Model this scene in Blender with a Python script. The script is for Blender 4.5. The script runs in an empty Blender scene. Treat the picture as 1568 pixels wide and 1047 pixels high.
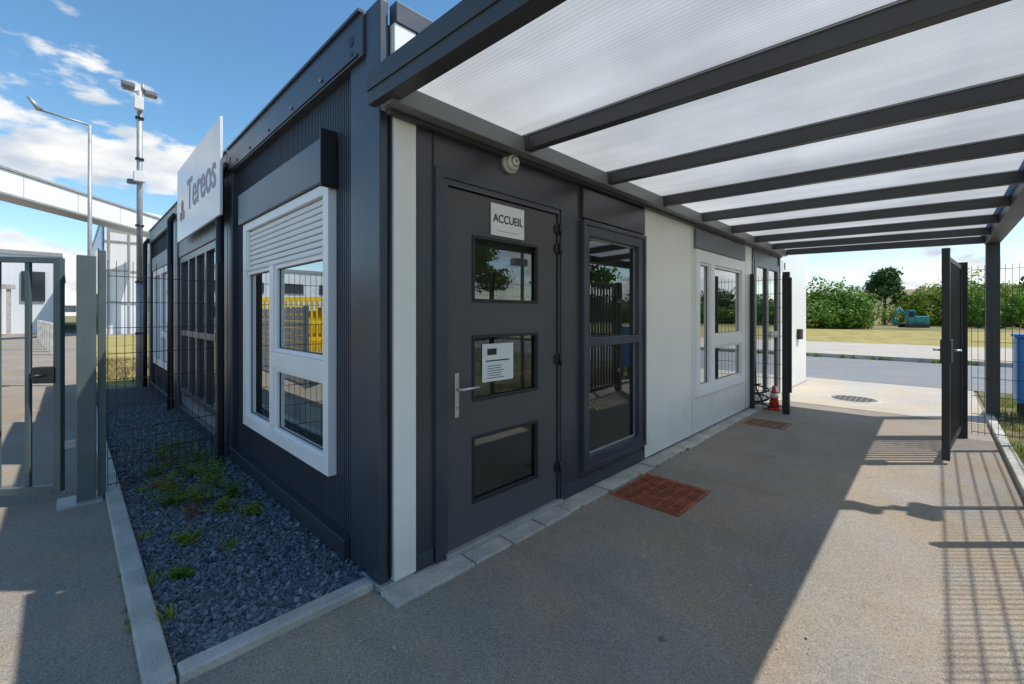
import bpy, math, random
import numpy as np
from mathutils import Vector, Matrix
random.seed(4); RNG=np.random.default_rng(7)
S=bpy.context.scene
# ---------------------------------------------------------------- materials
def nd(nt,t,**kw):
    n=nt.nodes.new(t)
    for k,v in kw.items(): setattr(n,k,v)
    return n
def M(name,col,rough=.5,metal=0.,var=.08,vs=3.,bump=0.,bs=60.,fine=0.,fs=200.,rib=None,ribd=.25,ribs=40.,spec=.5,detail=4,dirt=0.):
    m=bpy.data.materials.new(name); m.use_nodes=True; nt=m.node_tree
    b=nt.nodes['Principled BSDF']; b.inputs['Roughness'].default_value=rough
    b.inputs['Metallic'].default_value=metal; b.inputs['Specular IOR Level'].default_value=spec
    tc=nd(nt,'ShaderNodeTexCoord')
    n=nd(nt,'ShaderNodeTexNoise'); n.inputs['Scale'].default_value=vs; n.inputs['Detail'].default_value=detail
    nt.links.new(tc.outputs['Object'],n.inputs['Vector'])
    cr=nd(nt,'ShaderNodeMapRange'); cr.inputs['From Min'].default_value=.3; cr.inputs['From Max'].default_value=.7
    cr.inputs['To Min'].default_value=1-var; cr.inputs['To Max'].default_value=1+var
    nt.links.new(n.outputs['Fac'],cr.inputs['Value'])
    cur=cr.outputs['Result']
    if fine>0:
        n2=nd(nt,'ShaderNodeTexNoise'); n2.inputs['Scale'].default_value=fs; n2.inputs['Detail'].default_value=2
        nt.links.new(tc.outputs['Object'],n2.inputs['Vector'])
        c2=nd(nt,'ShaderNodeMapRange'); c2.inputs['From Min'].default_value=.3; c2.inputs['From Max'].default_value=.7
        c2.inputs['To Min'].default_value=1-fine; c2.inputs['To Max'].default_value=1+fine
        nt.links.new(n2.outputs['Fac'],c2.inputs['Value'])
        mm=nd(nt,'ShaderNodeMath',operation='MULTIPLY'); nt.links.new(cur,mm.inputs[0]); nt.links.new(c2.outputs['Result'],mm.inputs[1]); cur=mm.outputs[0]
    if dirt>0:   # grime rising from the base
        sp=nd(nt,'ShaderNodeSeparateXYZ'); nt.links.new(tc.outputs['Object'],sp.inputs[0])
        n3=nd(nt,'ShaderNodeTexNoise'); n3.inputs['Scale'].default_value=6; n3.inputs['Detail'].default_value=5
        nt.links.new(tc.outputs['Object'],n3.inputs['Vector'])
        a=nd(nt,'ShaderNodeMath',operation='MULTIPLY_ADD'); nt.links.new(n3.outputs['Fac'],a.inputs[0]); a.inputs[1].default_value=-.5; nt.links.new(sp.outputs['Z'],a.inputs[2])
        d=nd(nt,'ShaderNodeMapRange'); d.inputs['From Min'].default_value=-.2; d.inputs['From Max'].default_value=.25; d.inputs['To Min'].default_value=1-dirt; d.inputs['To Max'].default_value=1
        nt.links.new(a.outputs[0],d.inputs['Value'])
        mm=nd(nt,'ShaderNodeMath',operation='MULTIPLY'); nt.links.new(cur,mm.inputs[0]); nt.links.new(d.outputs['Result'],mm.inputs[1]); cur=mm.outputs[0]
    mx=nd(nt,'ShaderNodeVectorMath',operation='SCALE'); mx.inputs[0].default_value=col[:3]
    nt.links.new(cur,mx.inputs['Scale']); nt.links.new(mx.outputs[0],b.inputs['Base Color'])
    rr=nd(nt,'ShaderNodeMapRange'); rr.inputs['To Min'].default_value=max(0,rough-.08); rr.inputs['To Max'].default_value=min(1,rough+.08)
    nt.links.new(n.outputs['Fac'],rr.inputs['Value']); nt.links.new(rr.outputs['Result'],b.inputs['Roughness'])
    h=None
    if bump>0:
        nb=nd(nt,'ShaderNodeTexNoise'); nb.inputs['Scale'].default_value=bs; nb.inputs['Detail'].default_value=5
        nt.links.new(tc.outputs['Object'],nb.inputs['Vector'])
        bp=nd(nt,'ShaderNodeBump'); bp.inputs['Strength'].default_value=bump; bp.inputs['Distance'].default_value=.01
        nt.links.new(nb.outputs['Fac'],bp.inputs['Height']); nt.links.new(bp.outputs[0],b.inputs['Normal']); h=bp
    if rib:
        w=nd(nt,'ShaderNodeTexWave',bands_direction=rib,wave_profile='SIN'); w.inputs['Scale'].default_value=ribs/ (2*math.pi)*1.0
        nt.links.new(tc.outputs['Object'],w.inputs['Vector'])
        bp=nd(nt,'ShaderNodeBump'); bp.inputs['Strength'].default_value=ribd; bp.inputs['Distance'].default_value=.004
        nt.links.new(w.outputs['Fac'],bp.inputs['Height'])
        if h: nt.links.new(h.outputs[0],bp.inputs['Normal'])
        nt.links.new(bp.outputs[0],b.inputs['Normal'])
    return m
m_dark=M('dark_panel',(.066,.069,.078),.30,var=.08,vs=1.5,bump=.03,bs=4,dirt=.3)
m_darkrib=M('dark_ribbed_panel',(.066,.083,.110),.34,var=.08,vs=1.2,dirt=.25)
m_ridge=M('painted_groove_shade',(.036,.046,.064),.4,var=.05)  # groove shade put into the colour of the thin raised ribs
m_greyrib=M('grey_ribbed_panel',(.16,.185,.22),.4,var=.08,vs=1.2)
m_frame=M('container_steel',(.052,.063,.082),.30,var=.12,vs=3,bump=.04,bs=5,dirt=.3)
m_door=M('door_grey',(.078,.079,.087),.43,var=.06,vs=2,bump=.02,bs=300)
m_white=M('white_panel',(.90,.89,.83),.35,var=.03,vs=1,bump=.02,bs=2.5,dirt=.2)
m_pvc=M('white_pvc',(.86,.87,.87),.35,var=.03,dirt=.0)
m_shut=M('shutter_slat_paint',(.78,.78,.77),.45,var=.04)
m_grey=M('grey_panel',(.17,.18,.19),.4,var=.06)
m_soff=M('grey_soffit',(.20,.21,.215),.45,var=.08)
m_alu=M('canopy_aluminium',(.050,.054,.060),.42,var=.12,vs=4)
m_black=M('black_metal',(.016,.018,.021),.42,var=.1)
m_green=M('greygreen_metal',(.085,.115,.12),.45,var=.1,vs=5)
m_steel=M('brushed_steel',(.6,.6,.6),.3,.9,var=.05)
m_galv=M('galvanised',(.38,.38,.38),.5,.4,var=.15,vs=8)
m_conc=M('concrete',(.44,.415,.37),.85,var=.22,vs=5,fine=.15,fs=120,bump=.3,bs=60)
m_paver=M('paver',(.42,.395,.35),.85,var=.28,vs=4,fine=.18,fs=90,bump=.4,bs=70)
m_plastic=M('white_plastic',(.75,.74,.7),.4,var=.03)
m_paper=M('paper',(.75,.78,.76),.8,var=.03)
m_text=M('black_text',(.02,.02,.02),.6,var=.01)
m_textr=M('red_text',(.42,.2,.22),.6,var=.05)
m_textg=M('grey_text',(.40,.36,.42),.6,var=.05)
m_red=M('red_plastic',(.65,.05,.02),.4,var=.05)
m_blue=M('blue_plastic',(.03,.18,.5),.4,var=.1)
m_yellow=M('yellow_paint',(.75,.48,.02),.5,var=.1)
m_orange=M('orange_paint',(.8,.13,.02),.5,var=.1)
m_room=M('interior_wall',(.7,.7,.66),.8,var=.04)
m_floor=M('interior_floor',(.42,.41,.37),.5,var=.1)
m_wood=M('desk_wood',(.35,.25,.15),.5,var=.2,vs=6)
m_sign=M('sign_board',(.8,.8,.82),.25,var=.02)
m_bldw=M('white_cladding',(.74,.76,.78),.6,var=.05,vs=.3,rib='Y',ribs=6,ribd=.6)
m_bldb=M('blue_cladding',(.14,.32,.50),.3,var=.15,vs=.4)
m_win=M('dark_glazing',(.03,.04,.05),.12,var=.2,vs=.5)
m_teal=M('teal_paint',(.02,.25,.25),.5,var=.1)
m_bark=M('bark',(.10,.07,.05),.9,var=.3,vs=8,bump=.5,bs=20)

def asphalt(name,base,light,stain=.2,scale=200):
    m=bpy.data.materials.new(name); m.use_nodes=True; nt=m.node_tree; b=nt.nodes['Principled BSDF']
    b.inputs['Roughness'].default_value=.88; b.inputs['Specular IOR Level'].default_value=.22
    tc=nd(nt,'ShaderNodeTexCoord')
    v=nd(nt,'ShaderNodeTexVoronoi'); v.inputs['Scale'].default_value=scale
    nt.links.new(tc.outputs['Object'],v.inputs['Vector'])
    sep=nd(nt,'ShaderNodeSeparateColor'); nt.links.new(v.outputs['Color'],sep.inputs[0])
    r=nd(nt,'ShaderNodeValToRGB'); r.color_ramp.elements[0].color=(*[c*.66 for c in base],1); r.color_ramp.elements[0].position=.0
    r.color_ramp.elements[1].color=(*light,1); r.color_ramp.elements[1].position=1
    e=r.color_ramp.elements.new(.45); e.color=(*base,1)
    e=r.color_ramp.elements.new(.94); e.color=(*[c*1.12 for c in base],1)
    nt.links.new(sep.outputs[0],r.inputs[0])
    n=nd(nt,'ShaderNodeTexNoise'); n.inputs['Scale'].default_value=.9; n.inputs['Detail'].default_value=9; n.inputs['Roughness'].default_value=.7
    nt.links.new(tc.outputs['Object'],n.inputs['Vector'])
    mr=nd(nt,'ShaderNodeMapRange'); mr.inputs['From Min'].default_value=.3; mr.inputs['From Max'].default_value=.7; mr.inputs['To Min'].default_value=1-stain; mr.inputs['To Max'].default_value=1+stain
    nt.links.new(n.outputs['Fac'],mr.inputs['Value'])
    v2=nd(nt,'ShaderNodeTexVoronoi'); v2.inputs['Scale'].default_value=1.7; nt.links.new(tc.outputs['Object'],v2.inputs['Vector'])
    m2=nd(nt,'ShaderNodeMapRange'); m2.inputs['From Min'].default_value=.015; m2.inputs['From Max'].default_value=.045; m2.inputs['To Min'].default_value=.55; m2.inputs['To Max'].default_value=1
    nt.links.new(v2.outputs['Distance'],m2.inputs['Value'])
    mm=nd(nt,'ShaderNodeMath',operation='MULTIPLY'); nt.links.new(mr.outputs[0],mm.inputs[0]); nt.links.new(m2.outputs[0],mm.inputs[1])
    nw=nd(nt,'ShaderNodeTexNoise'); nw.inputs['Scale'].default_value=1.6; nw.inputs['Detail'].default_value=4; nt.links.new(tc.outputs['Object'],nw.inputs['Vector'])
    wr=nd(nt,'ShaderNodeValToRGB'); wr.color_ramp.elements[0].position=.4; wr.color_ramp.elements[0].color=(1,1,1,1); wr.color_ramp.elements[1].position=.65; wr.color_ramp.elements[1].color=(1.12,1,.86,1); nt.links.new(nw.outputs['Fac'],wr.inputs[0])
    wm=nd(nt,'ShaderNodeVectorMath',operation='MULTIPLY'); nt.links.new(r.outputs[0],wm.inputs[0]); nt.links.new(wr.outputs[0],wm.inputs[1])
    sc=nd(nt,'ShaderNodeVectorMath',operation='SCALE'); nt.links.new(wm.outputs[0],sc.inputs[0]); nt.links.new(mm.outputs[0],sc.inputs['Scale'])
    nt.links.new(sc.outputs[0],b.inputs['Base Color'])
    bp=nd(nt,'ShaderNodeBump'); bp.inputs['Strength'].default_value=.4; bp.inputs['Distance'].default_value=.002
    nt.links.new(v.outputs['Distance'],bp.inputs['Height']); nt.links.new(bp.outputs[0],b.inputs['Normal'])
    return m
m_asph=asphalt('asphalt',(.262,.238,.205),(.40,.36,.30),.17)
m_apron=asphalt('apron_paving',(.44,.415,.365),(.56,.53,.47),.10)
m_road=asphalt('road_asphalt',(.22,.235,.25),(.3,.3,.3),.10)
def grassmat(name,c1,c2,sc=3):
    m=bpy.data.materials.new(name); m.use_nodes=True; nt=m.node_tree; b=nt.nodes['Principled BSDF']; b.inputs['Roughness'].default_value=.95
    b.inputs['Specular IOR Level'].default_value=.1
    tc=nd(nt,'ShaderNodeTexCoord'); n=nd(nt,'ShaderNodeTexNoise'); n.inputs['Scale'].default_value=sc; n.inputs['Detail'].default_value=10; n.inputs['Roughness'].default_value=.7
    nt.links.new(tc.outputs['Object'],n.inputs['Vector'])
    r=nd(nt,'ShaderNodeValToRGB'); r.color_ramp.elements[0].color=(*c1,1); r.color_ramp.elements[1].color=(*c2,1)
    r.color_ramp.elements[0].position=.35; r.color_ramp.elements[1].position=.65
    nt.links.new(n.outputs['Fac'],r.inputs[0]); nt.links.new(r.outputs[0],b.inputs['Base Color'])
    bp=nd(nt,'ShaderNodeBump'); bp.inputs['Strength'].default_value=.8; bp.inputs['Distance'].default_value=.05
    nt.links.new(n.outputs['Fac'],bp.inputs['Height']); nt.links.new(bp.outputs[0],b.inputs['Normal'])
    return m
m_dry=grassmat('dry_grass',(.22,.19,.06),(.44,.36,.14),.8)
m_weedy=grassmat('weedy_ground',(.09,.10,.04),(.24,.20,.11),5)
m_land=grassmat('landscape',(.16,.15,.07),(.26,.22,.11),.05)
m_hill=grassmat('hill_ground',(.12,.13,.05),(.30,.23,.13),.06)
def leafmat(name,c1,c2,tr=.35):
    m=bpy.data.materials.new(name); m.use_nodes=True; nt=m.node_tree; b=nt.nodes['Principled BSDF']; b.inputs['Roughness'].default_value=.6
    g=nd(nt,'ShaderNodeNewGeometry'); r=nd(nt,'ShaderNodeValToRGB'); r.color_ramp.elements[0].color=(*c1,1); r.color_ramp.elements[1].color=(*c2,1)
    nt.links.new(g.outputs['Random Per Island'],r.inputs[0]); nt.links.new(r.outputs[0],b.inputs['Base Color'])
    if tr>0:
        t=nd(nt,'ShaderNodeBsdfTranslucent'); nt.links.new(r.outputs[0],t.inputs['Color'])
        mx=nd(nt,'ShaderNodeMixShader'); mx.inputs[0].default_value=tr
        nt.links.new(b.outputs[0],mx.inputs[1]); nt.links.new(t.outputs[0],mx.inputs[2]); nt.links.new(mx.outputs[0],nt.nodes['Material Output'].inputs[0])
    return m
m_leaf=leafmat('foliage_green',(.055,.135,.010),(.17,.30,.025))
m_leafd=leafmat('foliage_dark',(.030,.07,.012),(.08,.15,.03))
m_leafy=leafmat('foliage_yellow',(.14,.21,.02),(.29,.35,.04))
m_straw=leafmat('straw_blades',(.20,.16,.06),(.38,.30,.13))
m_stone=leafmat('gravel_stones',(.034,.042,.056),(.20,.23,.27),0)
m_bed=M('gravel_bed',(.05,.056,.066),.9,var=.3,vs=30,fine=.3,fs=150,bump=.8,bs=80)
def glass(name,tint=(.55,.62,.6),refl=.3,k=1.5):
    m=bpy.data.materials.new(name); m.use_nodes=True; nt=m.node_tree; nt.nodes.remove(nt.nodes['Principled BSDF'])
    o=nt.nodes['Material Output']; g=nd(nt,'ShaderNodeBsdfGlossy'); g.inputs['Roughness'].default_value=.005; g.inputs['Color'].default_value=(.85,.9,.9,1)
    t=nd(nt,'ShaderNodeBsdfTransparent'); t.inputs['Color'].default_value=(*tint,1)
    lw=nd(nt,'ShaderNodeFresnel'); lw.inputs['IOR'].default_value=1.5
    tc=nd(nt,'ShaderNodeTexCoord'); n=nd(nt,'ShaderNodeTexNoise'); n.inputs['Scale'].default_value=1.3; nt.links.new(tc.outputs['Object'],n.inputs['Vector'])
    bp=nd(nt,'ShaderNodeBump'); bp.inputs['Strength'].default_value=.04; bp.inputs['Distance'].default_value=.02; nt.links.new(n.outputs['Fac'],bp.inputs['Height']); nt.links.new(bp.outputs[0],g.inputs['Normal'])
    a=nd(nt,'ShaderNodeMath',operation='MULTIPLY_ADD'); nt.links.new(lw.outputs[0],a.inputs[0]); a.inputs[1].default_value=k; a.inputs[2].default_value=refl; a.use_clamp=True
    mx=nd(nt,'ShaderNodeMixShader'); nt.links.new(a.outputs[0],mx.inputs[0]); nt.links.new(t.outputs[0],mx.inputs[1]); nt.links.new(g.outputs[0],mx.inputs[2]); nt.links.new(mx.outputs[0],o.inputs[0])
    return m
m_glass=glass('window_glass',(.82,.87,.84),refl=.08)
m_glassr=glass('window_glass_reflective',(.72,.78,.78),.36)
def poly():
    m=bpy.data.materials.new('polycarbonate'); m.use_nodes=True; nt=m.node_tree; nt.nodes.remove(nt.nodes['Principled BSDF']); o=nt.nodes['Material Output']
    tc=nd(nt,'ShaderNodeTexCoord')
    w=nd(nt,'ShaderNodeTexWave',bands_direction='Y'); w.inputs['Scale'].default_value=14; w.inputs['Distortion'].default_value=0; nt.links.new(tc.outputs['Object'],w.inputs['Vector'])
    n=nd(nt,'ShaderNodeTexNoise'); n.inputs['Scale'].default_value=1; n.inputs['Detail'].default_value=5
    mp=nd(nt,'ShaderNodeMapping'); mp.inputs['Scale'].default_value=(.6,6,1); nt.links.new(tc.outputs['Object'],mp.inputs[0]); nt.links.new(mp.outputs[0],n.inputs['Vector'])
    n5=nd(nt,'ShaderNodeTexNoise'); n5.inputs['Scale'].default_value=1.3; n5.inputs['Detail'].default_value=3; nt.links.new(tc.outputs['Object'],n5.inputs['Vector'])
    a=nd(nt,'ShaderNodeMath',operation='MULTIPLY_ADD'); nt.links.new(w.outputs['Fac'],a.inputs[0]); a.inputs[1].default_value=.05
    b=nd(nt,'ShaderNodeMath',operation='MULTIPLY_ADD'); nt.links.new(n.outputs['Fac'],b.inputs[0]); b.inputs[1].default_value=.16; b.inputs[2].default_value=.145
    b2=nd(nt,'ShaderNodeMath',operation='MULTIPLY_ADD'); nt.links.new(n5.outputs['Fac'],b2.inputs[0]); b2.inputs[1].default_value=.26; nt.links.new(b.outputs[0],b2.inputs[2])
    nt.links.new(b2.outputs[0],a.inputs[2])
    c=nd(nt,'ShaderNodeVectorMath',operation='SCALE'); c.inputs[0].default_value=(1,.995,.965); nt.links.new(a.outputs[0],c.inputs['Scale'])
    t=nd(nt,'ShaderNodeBsdfTranslucent'); nt.links.new(c.outputs[0],t.inputs[0])
    tr=nd(nt,'ShaderNodeBsdfTransparent'); tr.inputs[0].default_value=(.85,.88,.9,1)
    g=nd(nt,'ShaderNodeBsdfGlossy'); g.inputs['Roughness'].default_value=.2; g.inputs[0].default_value=(.85,.85,.85,1)
    m0=nd(nt,'ShaderNodeMixShader'); m0.inputs[0].default_value=.02; nt.links.new(t.outputs[0],m0.inputs[1]); nt.links.new(tr.outputs[0],m0.inputs[2])
    mx=nd(nt,'ShaderNodeMixShader'); mx.inputs[0].default_value=.12; nt.links.new(m0.outputs[0],mx.inputs[1]); nt.links.new(g.outputs[0],mx.inputs[2]); nt.links.new(mx.outputs[0],o.inputs[0])
    return m
m_poly=poly()
# ---------------------------------------------------------------- geometry helpers
def link(ob,parent=None):
    S.collection.objects.link(ob)
    if parent: ob.parent=parent
    return ob
def empty(name):
    e=bpy.data.objects.new(name,None); e.empty_display_size=.2; return link(e)
def mesh(name,verts,faces,mat,parent=None,smooth=False):
    me=bpy.data.meshes.new(name); me.from_pydata([tuple(v) for v in verts],[],[tuple(f) for f in faces]); me.update()
    if mat: me.materials.append(mat)
    if smooth:
        me.polygons.foreach_set('use_smooth',[True]*len(me.polygons))
    return link(bpy.data.objects.new(name,me),parent)
BF=[(0,3,2,1),(4,5,6,7),(0,1,5,4),(1,2,6,5),(2,3,7,6),(3,0,4,7)]
def bv(b):
    x0,x1,y0,y1,z0,z1=b
    return [(x0,y0,z0),(x1,y0,z0),(x1,y1,z0),(x0,y1,z0),(x0,y0,z1),(x1,y0,z1),(x1,y1,z1),(x0,y1,z1)]
def boxes(name,bl,mat,parent=None,bevel=0):
    V=[];F=[]
    for b in bl:
        vs=bv(b) if len(b)==6 else b
        o=len(V); V+=vs; F+=[tuple(i+o for i in f) for f in BF]
    ob=mesh(name,V,F,mat,parent)
    if bevel:
        md=ob.modifiers.new('bevel','BEVEL'); md.width=bevel; md.segments=2; md.limit_method='ANGLE'
    return ob
def obox(p0,p1,w,h0,h1,off=0):   # box along plan segment, width w, z h0..h1
    p0=Vector(p0);p1=Vector(p1); d=(p1-p0).normalized(); n=Vector((-d.y,d.x))*w/2
    o=Vector((-d.y,d.x))*off
    q=[p0-n+o,p1-n+o,p1+n+o,p0+n+o]
    return [(a.x,a.y,h0) for a in q]+[(a.x,a.y,h1) for a in q]
def tubes(name,segs,mat,parent=None,n=12,smooth=True):
    V=[];F=[]
    for s in segs:
        a,b,r=s[:3]; r2=s[3] if len(s)>3 else r
        a=Vector(a);b=Vector(b); d=(b-a).normalized(); u=d.orthogonal().normalized(); v=d.cross(u); o=len(V)
        for c,rr in((a,r),(b,r2)):
            for i in range(n):
                t=2*math.pi*i/n; V.append(c+u*rr*math.cos(t)+v*rr*math.sin(t))
        F+=[(o+i,o+(i+1)%n,o+n+(i+1)%n,o+n+i) for i in range(n)]
        F.append(tuple(o+i for i in reversed(range(n)))); F.append(tuple(o+n+i for i in range(n)))
    ob=mesh(name,V,F,mat,parent)
    if smooth:
        for p in ob.data.polygons: p.use_smooth=len(p.vertices)==4
    return ob
def wall(name,face,u0,u1,z0,z1,opens,d0,d1,mat,parent,bevel=0):
    us=sorted(set([u0,u1]+[o[0] for o in opens]+[o[1] for o in opens])); zs=sorted(set([z0,z1]+[o[2] for o in opens]+[o[3] for o in opens]))
    nu=len(us);nz=len(zs)
    solid=[[not any(o[0]<=(us[i]+us[i+1])/2<=o[1] and o[2]<=(zs[j]+zs[j+1])/2<=o[3] for o in opens) for j in range(nz-1)] for i in range(nu-1)]
    def P(u,z,d): return (d,u,z) if face=='F' else (u,-d,z)
    V=[];idx={};F=[]
    def vi(i,j,k):
        if (i,j,k) not in idx: idx[(i,j,k)]=len(V); V.append(P(us[i],zs[j],(d0,d1)[k]))
        return idx[(i,j,k)]
    def sol(i,j): return 0<=i<nu-1 and 0<=j<nz-1 and solid[i][j]
    for i in range(nu-1):
        for j in range(nz-1):
            if not solid[i][j]: continue
            F.append((vi(i,j,1),vi(i+1,j,1),vi(i+1,j+1,1),vi(i,j+1,1)))
            F.append((vi(i,j,0),vi(i,j+1,0),vi(i+1,j+1,0),vi(i+1,j,0)))
            if not sol(i-1,j): F.append((vi(i,j,0),vi(i,j,1),vi(i,j+1,1),vi(i,j+1,0)))
            if not sol(i+1,j): F.append((vi(i+1,j,0),vi(i+1,j+1,0),vi(i+1,j+1,1),vi(i+1,j,1)))
            if not sol(i,j-1): F.append((vi(i,j,0),vi(i+1,j,0),vi(i+1,j,1),vi(i,j,1)))
            if not sol(i,j+1): F.append((vi(i,j+1,0),vi(i,j+1,1),vi(i+1,j+1,1),vi(i+1,j+1,0)))
    ob=mesh(name,V,F,mat,parent)
    if bevel:
        md=ob.modifiers.new('bevel','BEVEL'); md.width=bevel; md.segments=2; md.limit_method='ANGLE'
    return ob
def pane(name,face,u0,u1,z0,z1,d,mat,parent):
    P=(lambda u,z:(d,u,z)) if face=='F' else (lambda u,z:(u,-d,z))
    return mesh(name,[P(u0,z0),P(u1,z0),P(u1,z1),P(u0,z1)],[(0,1,2,3)],mat,parent)
def window(name,face,u0,u1,z0,z1,panes,mat,parent,d0=-.05,d1=.035,gl=None,sash=None,gd=-.01,extra=[]):
    wall(name+'_frame',face,u0,u1,z0,z1,panes+extra,d0,d1,mat,parent,bevel=.004)
    for i,p in enumerate(panes):
        if sash: wall(name+'_sash_%d'%i,face,p[0]+.001,p[1]-.001,p[2]+.001,p[3]-.001,[(p[0]+sash,p[1]-sash,p[2]+sash,p[3]-sash)],d0+.01,d1-.014,mat,parent,bevel=.003)
        s=sash or 0
        wall(name+'_gasket_%d'%i,face,p[0]+s+.0005,p[1]-s-.0005,p[2]+s+.0005,p[3]-s-.0005,[(p[0]+s+.007,p[1]-s-.007,p[2]+s+.007,p[3]-s-.007)],gd-.004,gd+.004,m_black,parent)
        pane(name+'_glass_%d'%i,face,p[0],p[1],p[2],p[3],gd,gl or m_glass,parent)
def text(name,body,size,loc,rot,mat,parent,ext=.001,align='CENTER',bold=0,sx=1):
    c=bpy.data.curves.new(name,'FONT'); c.body=body; c.size=size; c.extrude=ext; c.align_x=align; c.align_y='CENTER'; c.offset=bold
    c.materials.append(mat); o=bpy.data.objects.new(name,c); o.location=loc; o.rotation_euler=rot; o.scale=(sx,1,1)
    return link(o,parent)
RF=(math.pi/2,0,math.pi/2); RL=(math.pi/2,0,0)
# ================================================================ BUILDING
B=empty('reception_building')
H=2.97
wall('front_white_strip','F',.045,.172,.03,2.86,[],-.08,.012,m_white,B,.003)
wall('front_dark_wall','F',.176,2.668,.03,2.86,[(.38,1.372,.0301,2.11),(1.70,2.62,.22,2.07)],-.08,0,m_dark,B)
wall('front_white_wall','F',2.67,6.0,.03,2.86,[(3.93,5.48,.52,2.06)],-.08,.008,m_white,B,.002)
boxes('white_wall_joints',[(.0085,.0095,3.78,3.784,.03,2.4),(.0085,.0095,5.70,5.704,.03,2.4)],m_grey,B)
wall('front_grey_wall','F',6.003,7.6,.03,2.86,[(6.12,7.5,.04,2.2)],-.08,0,m_grey,B)
wall('front_end_wall','F',7.603,9.75,.0,2.86,[],-.08,.01,m_white,B)
boxes('panel_joints',[(.0,.008,.176,.186,.03,2.4),(.0,.010,.285,.292,.03,2.4),(.0,.006,1.64,1.65,.03,2.4),(.001,.012,2.655,2.672,.03,2.4),
  (.0,.02,6.0,6.05,.03,2.5),(.0,.02,7.56,7.62,.03,2.5)],m_frame,B)
boxes('front_base_rail',[(-.08,.010,.176,.36,.03,.11),(-.08,.010,1.40,2.66,.03,.12)],m_frame,B,.003)
boxes('front_fascia',[(-.05,.02,.05,9.76,2.862,H)],m_frame,B,.004)
boxes('roof',[(-8.93,-.09,.06,9.7,2.80,2.90)],m_grey,B)
boxes('corner_post',[(-.17,-.02,-.02,.028,.0,H)],m_frame,B,.006)
boxes('corner_gap',[(-.1,-.03,.029,.044,.0,2.86)],m_black,B)
tubes('corner_cable',[((-.012,.034,.05),(-.012,.034,2.4),.006)],m_black,B,8)
boxes('corner_foot',[(-.18,.01,-.03,.16,-.01,.028)],m_galv,B,.004)
boxes('side_corner_column',[(-.36,-.171,-.012,.05,.0,2.74)],m_frame,B,.004)
PIT=2.97
fx=[]; posts=[]; base=[]
for k in range(3):
    x1=-k*PIT; x0=x1-PIT+.02
    fx.append((x0,-.172 if k==0 else x1,-.035,.06,2.74,H))
    posts.append((x0,x0+.15,-.03,.05,.0,2.739))
    if k: posts.append((x1-.15,x1,-.03,.05,.0,2.739))
    base.append((x0+.151,(x1-.37 if k==0 else x1-.151),-.045,.05,.0,.13))
boxes('side_top_beams',fx,m_frame,B,.006)
boxes('side_posts',posts,m_frame,B,.006)
boxes('side_base_beams',base,m_frame,B,.004)
boxes('side_beam_lip',[(a[0]+.05,a[1]-.05,-.045,-.036,2.75,2.765) for a in fx]+[(a[0]+.02,a[1]-.02,-.05,-.0,H+.001,H+.018) for a in fx],m_frame,B)
tubes('casting_holes',[((-.30,-.0365,2.86),(-.30,-.0375,2.86),.03),((-.30,-.0365,2.79),(-.30,-.0375,2.79),.018),((-2.85,-.0365,2.86),(-2.85,-.0375,2.86),.03),((-3.1,-.0365,2.86),(-3.1,-.0375,2.86),.03)],m_black,B)
tubes('beam_bolts',[((x,-.036,2.80),(x,-.046,2.80),.011) for x in (-.7,-1.2,-1.7,-2.2,-2.6,-3.6,-4.6,-5.4)],m_galv,B,n=8)
W1=(-2.42,-.614,.418,2.17)
wall('side_wall_ribbed','L',-2.80,-.36,.13,2.74,[(-2.34,-.69,.5,2.12)],-.1,-.02,m_darkrib,B)
wall('side_wall_mid','L',-5.77,-3.12,.13,2.74,[(-5.5,-3.45,.35,2.12)],-.1,-.02,m_greyrib,B)
wall('side_wall_far','L',-8.76,-6.09,.13,2.74,[(-8.3,-6.6,.55,2.12)],-.1,-.02,m_darkrib,B)
def ribs(x0,x1,op):
    o=[]
    for x in np.arange(x0+.02,x1-.01,.025):
        w=.0045
        if op[0]-.08<x<op[1]+.08: o+=[(x,x+w,.0165,.03,.13,op[2]-.05),(x,x+w,.0165,.03,op[3]+.02,2.739)]
        else: o.append((x,x+w,.0165,.03,.13,2.739))
    return o
boxes('side_wall_rib_lines',ribs(-2.80,-.365,(-2.34,-.69,.5,2.12))+ribs(-8.76,-6.09,(-8.3,-6.6,.55,2.12)),m_ridge,B)
window('side_window','L',*W1,[(-2.34,-1.70,.5,1.757),(-1.61,-.69,1.10,1.757),(-1.61,-.69,.5,.985)],m_pvc,B,d0=-.06,d1=.03,sash=.03,gl=m_glassr,extra=[(-2.34,-.69,1.7575,2.11)])
boxes('slat_gap_shade',[(-2.339,-.691,.035,.05,1.762,2.108)],m_black,B)  # black sheet added behind the slats, painting shade into their gaps
sl=[];z=1.768
while z<2.10:
    sl.append((-2.338,-.692,-.004,.020,z,min(2.109,z+.037))); z+=.0425
boxes('shutter_slats',sl,m_shut,B,.007)
boxes('shutter_bottom_bar',[(-2.338,-.692,-.014,.02,1.733,1.764)],m_pvc,B,.003)
boxes('shutter_side_rails',[(-2.339,-2.31,-.02,.0,1.765,2.108),(-.72,-.691,-.02,.0,1.765,2.108)],m_pvc,B,.003)
boxes('shutter_box',[(-2.5,-.60,-.05,.0145,2.176,2.45)],m_darkrib,B,.01)
boxes('shutter_box_bracket',[(-.598,-.585,-.085,.0145,2.13,2.47)],m_black,B,.002)
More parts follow.
